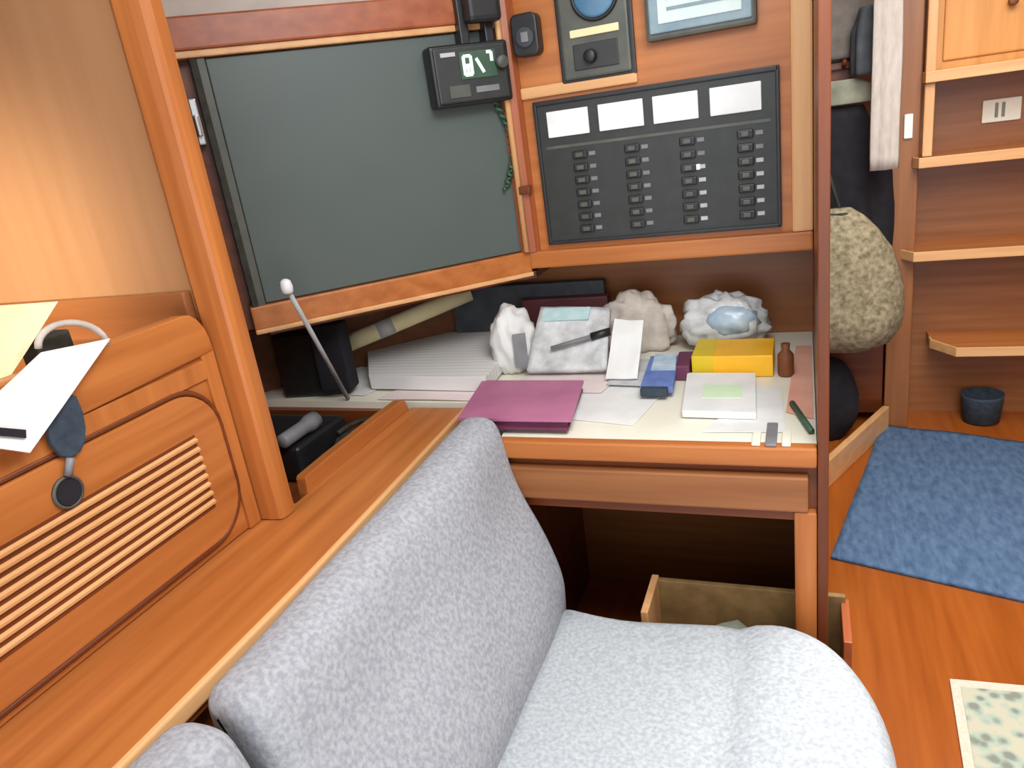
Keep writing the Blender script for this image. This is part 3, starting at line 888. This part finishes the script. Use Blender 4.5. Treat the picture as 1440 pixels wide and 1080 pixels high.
t = thing('marker_pen', 'grey marker pen with a black cap lying on the white packet', 'pen', (-0.48, 1.63, 0.80))
part('barrel', B().tube([(-0.545, 1.548, 0.805), (-0.455, 1.575, 0.822)], 0.0055, 12), 'grey', t, True)
part('cap', B().tube([(-0.455, 1.575, 0.822), (-0.412, 1.588, 0.830)], 0.0095, 12), 'black', t, True)
t = thing('paper_wrap', 'tall white folded sheet standing right of the white packet', 'paper', (-0.37, 1.57, ZT))
part('sheet', B().slab([(-0.405, 1.49, 0.745), (-0.335, 1.49, 0.745), (-0.335, 1.60, 0.845), (-0.400, 1.60, 0.850)], 0.003, 8, 0.012, 5.0), 'paper', t)
sheet('paper_sheet', 'large pale sheet spread across the middle of the table right of the pink folder', [(-0.66, 1.33), (-0.30, 1.26), (-0.24, 1.60), (-0.60, 1.62)], ZT + 0.0002, 'paper', 0.001, 0.0012, 6.0)
sheet('paper_sheet', 'pinkish sheet between the pink folder and the white packet', [(-0.62, 1.43), (-0.40, 1.42), (-0.38, 1.55), (-0.60, 1.56)], ZT + 0.003, 'paperpink', 0.001, 0.002, 7.0)
sheet('paper_sheet', 'small greyish sheet left of the blue packet', [(-0.40, 1.46), (-0.30, 1.45), (-0.29, 1.62), (-0.38, 1.63)], ZT + 0.006, 'paperg', 0.001, 0.003, 8.0)
# pink folder with a second plum one under it
t = thing('pink_folder', 'pinkish plum folder lying across the left front of the table', 'folder', (-0.54, 1.32, ZT))
part('cover', B().slab([(-0.640, 1.215, 0.766), (-0.405, 1.215, 0.766), (-0.438, 1.425, 0.766), (-0.675, 1.430, 0.766)], 0.006, 4), 'magenta', t)
part('back_cover', B().slab([(-0.636, 1.212, 0.750), (-0.412, 1.212, 0.750), (-0.440, 1.42, 0.750), (-0.672, 1.425, 0.750)], 0.005, 2), 'plum', t)
part('contents', B().slab([(-0.632, 1.222, 0.755), (-0.416, 1.222, 0.755), (-0.446, 1.41, 0.755), (-0.668, 1.415, 0.755)], 0.011, 2), 'plum', t)
# blue packet
t = thing('blue_packet', 'small blue and pale lilac packet standing in front of the paper towel', 'packet', (-0.28, 1.45, ZT))
part('box', B().slab([(-0.312, 1.402, ZT + 0.012), (-0.246, 1.400, ZT + 0.012), (-0.258, 1.56, ZT + 0.024), (-0.318, 1.56, ZT + 0.024)], 0.014, 3), 'blue', t)
part('lid', B().slab([(-0.304, 1.48, ZT + 0.031), (-0.252, 1.48, ZT + 0.031), (-0.262, 1.562, ZT + 0.039), (-0.308, 1.562, ZT + 0.039)], 0.003, 2), 'paleblue', t)
part('dark_end', B().box(-0.310, -0.256, 1.385, 1.404, ZT + 0.010, ZT + 0.026, 0.002), 'navy', t)
# clear pack with blue print
t = thing('snack_pack', 'crinkled clear pack with pale blue print at the back right', 'pack', (-0.18, 1.72, ZT))
part('film', B().blob((-0.172, 1.72, 0.805), (0.094, 0.05, 0.066), 0.32, 8, 14.0, 4, ZT + 0.001), 'plastic', t, True)
part('print', B().blob((-0.155, 1.690, 0.818), (0.058, 0.032, 0.034), 0.2, 8, 4.0, 3), 'paleblue', t, True)
# yellow box, notepad
t = thing('yellow_box', 'flat bright yellow box behind the white notepad on the right', 'box', (-0.13, 1.56, ZT))
part('body', B().box(-0.222, -0.060, 1.52, 1.64, ZT + 0.0005, 0.788, 0.003), 'yellow', t)
part('end_label', B().box(-0.224, -0.180, 1.518, 1.642, ZT + 0.0005, 0.7895, 0.002), 'lemon', t)
single('small_bottle', B().lathe([(0.014, 0), (0.016, 0.004), (0.016, 0.045), (0.008, 0.055), (0.009, 0.068)], (-0.036, 1.53, ZT + 0.0005), 'z', 18), 'brown', 'small brown bottle at the right end of the yellow box', 'bottle', smooth=True)
single('small_case', B().box(-0.262, -0.228, 1.50, 1.60, ZT + 0.0005, 0.775, 0.004), 'plum', 'dark plum case between the blue packet and the yellow box', 'case')
t = thing('notepad', 'white notepad with a pale green print in front of the yellow box', 'notepad', (-0.15, 1.41, ZT))
part('pages', B().slab([(-0.214, 1.298, ZT + 0.003), (-0.082, 1.291, ZT + 0.003), (-0.094, 1.500, ZT + 0.003), (-0.232, 1.505, ZT + 0.003)], 0.014, 4), 'paper', t)
part('print', B().slab([(-0.185, 1.36, ZT + 0.0165), (-0.11, 1.36, ZT + 0.0165), (-0.115, 1.43, ZT + 0.0165), (-0.19, 1.43, ZT + 0.0165)], 0.0012, 2), 'mint', t)
sheet('paper_sheet', 'white sheet poking out under the right front of the white notepad', [(-0.17, 1.235), (-0.03, 1.24), (-0.045, 1.46), (-0.09, 1.46)], ZT + 0.0004, 'paper', 0.001, 0.001, 9.0)
sheet('paper_sheet', 'narrow salmon paper slip against the right partition', [(-0.032, 1.33), (0.014, 1.30), (0.014, 1.72), (-0.018, 1.72)], ZT + 0.0004, 'pinkred', 0.001, 0.002, 11.0)
single('green_pen', B().tube([(-0.022, 1.36, ZT + 0.007), (0.010, 1.235, ZT + 0.007)], 0.0055, 10), 'green', 'dark green pen lying at the right front corner of the table', 'pen', smooth=True)
t = thing('clip', 'small grey metal clip with two prongs at the right front table edge', 'clip', (-0.05, 1.21, ZT))
part('bar', B().box(-0.062, -0.044, 1.178, 1.27, ZT + 0.002, ZT + 0.007, 0.002), 'grey', t)
part('prong', B().box(-0.084, -0.070, 1.180, 1.235, ZT + 0.002, ZT + 0.006, 0.002), 'cream', t)
part('prong', B().box(-0.036, -0.022, 1.180, 1.235, ZT + 0.002, ZT + 0.006, 0.002), 'cream', t)
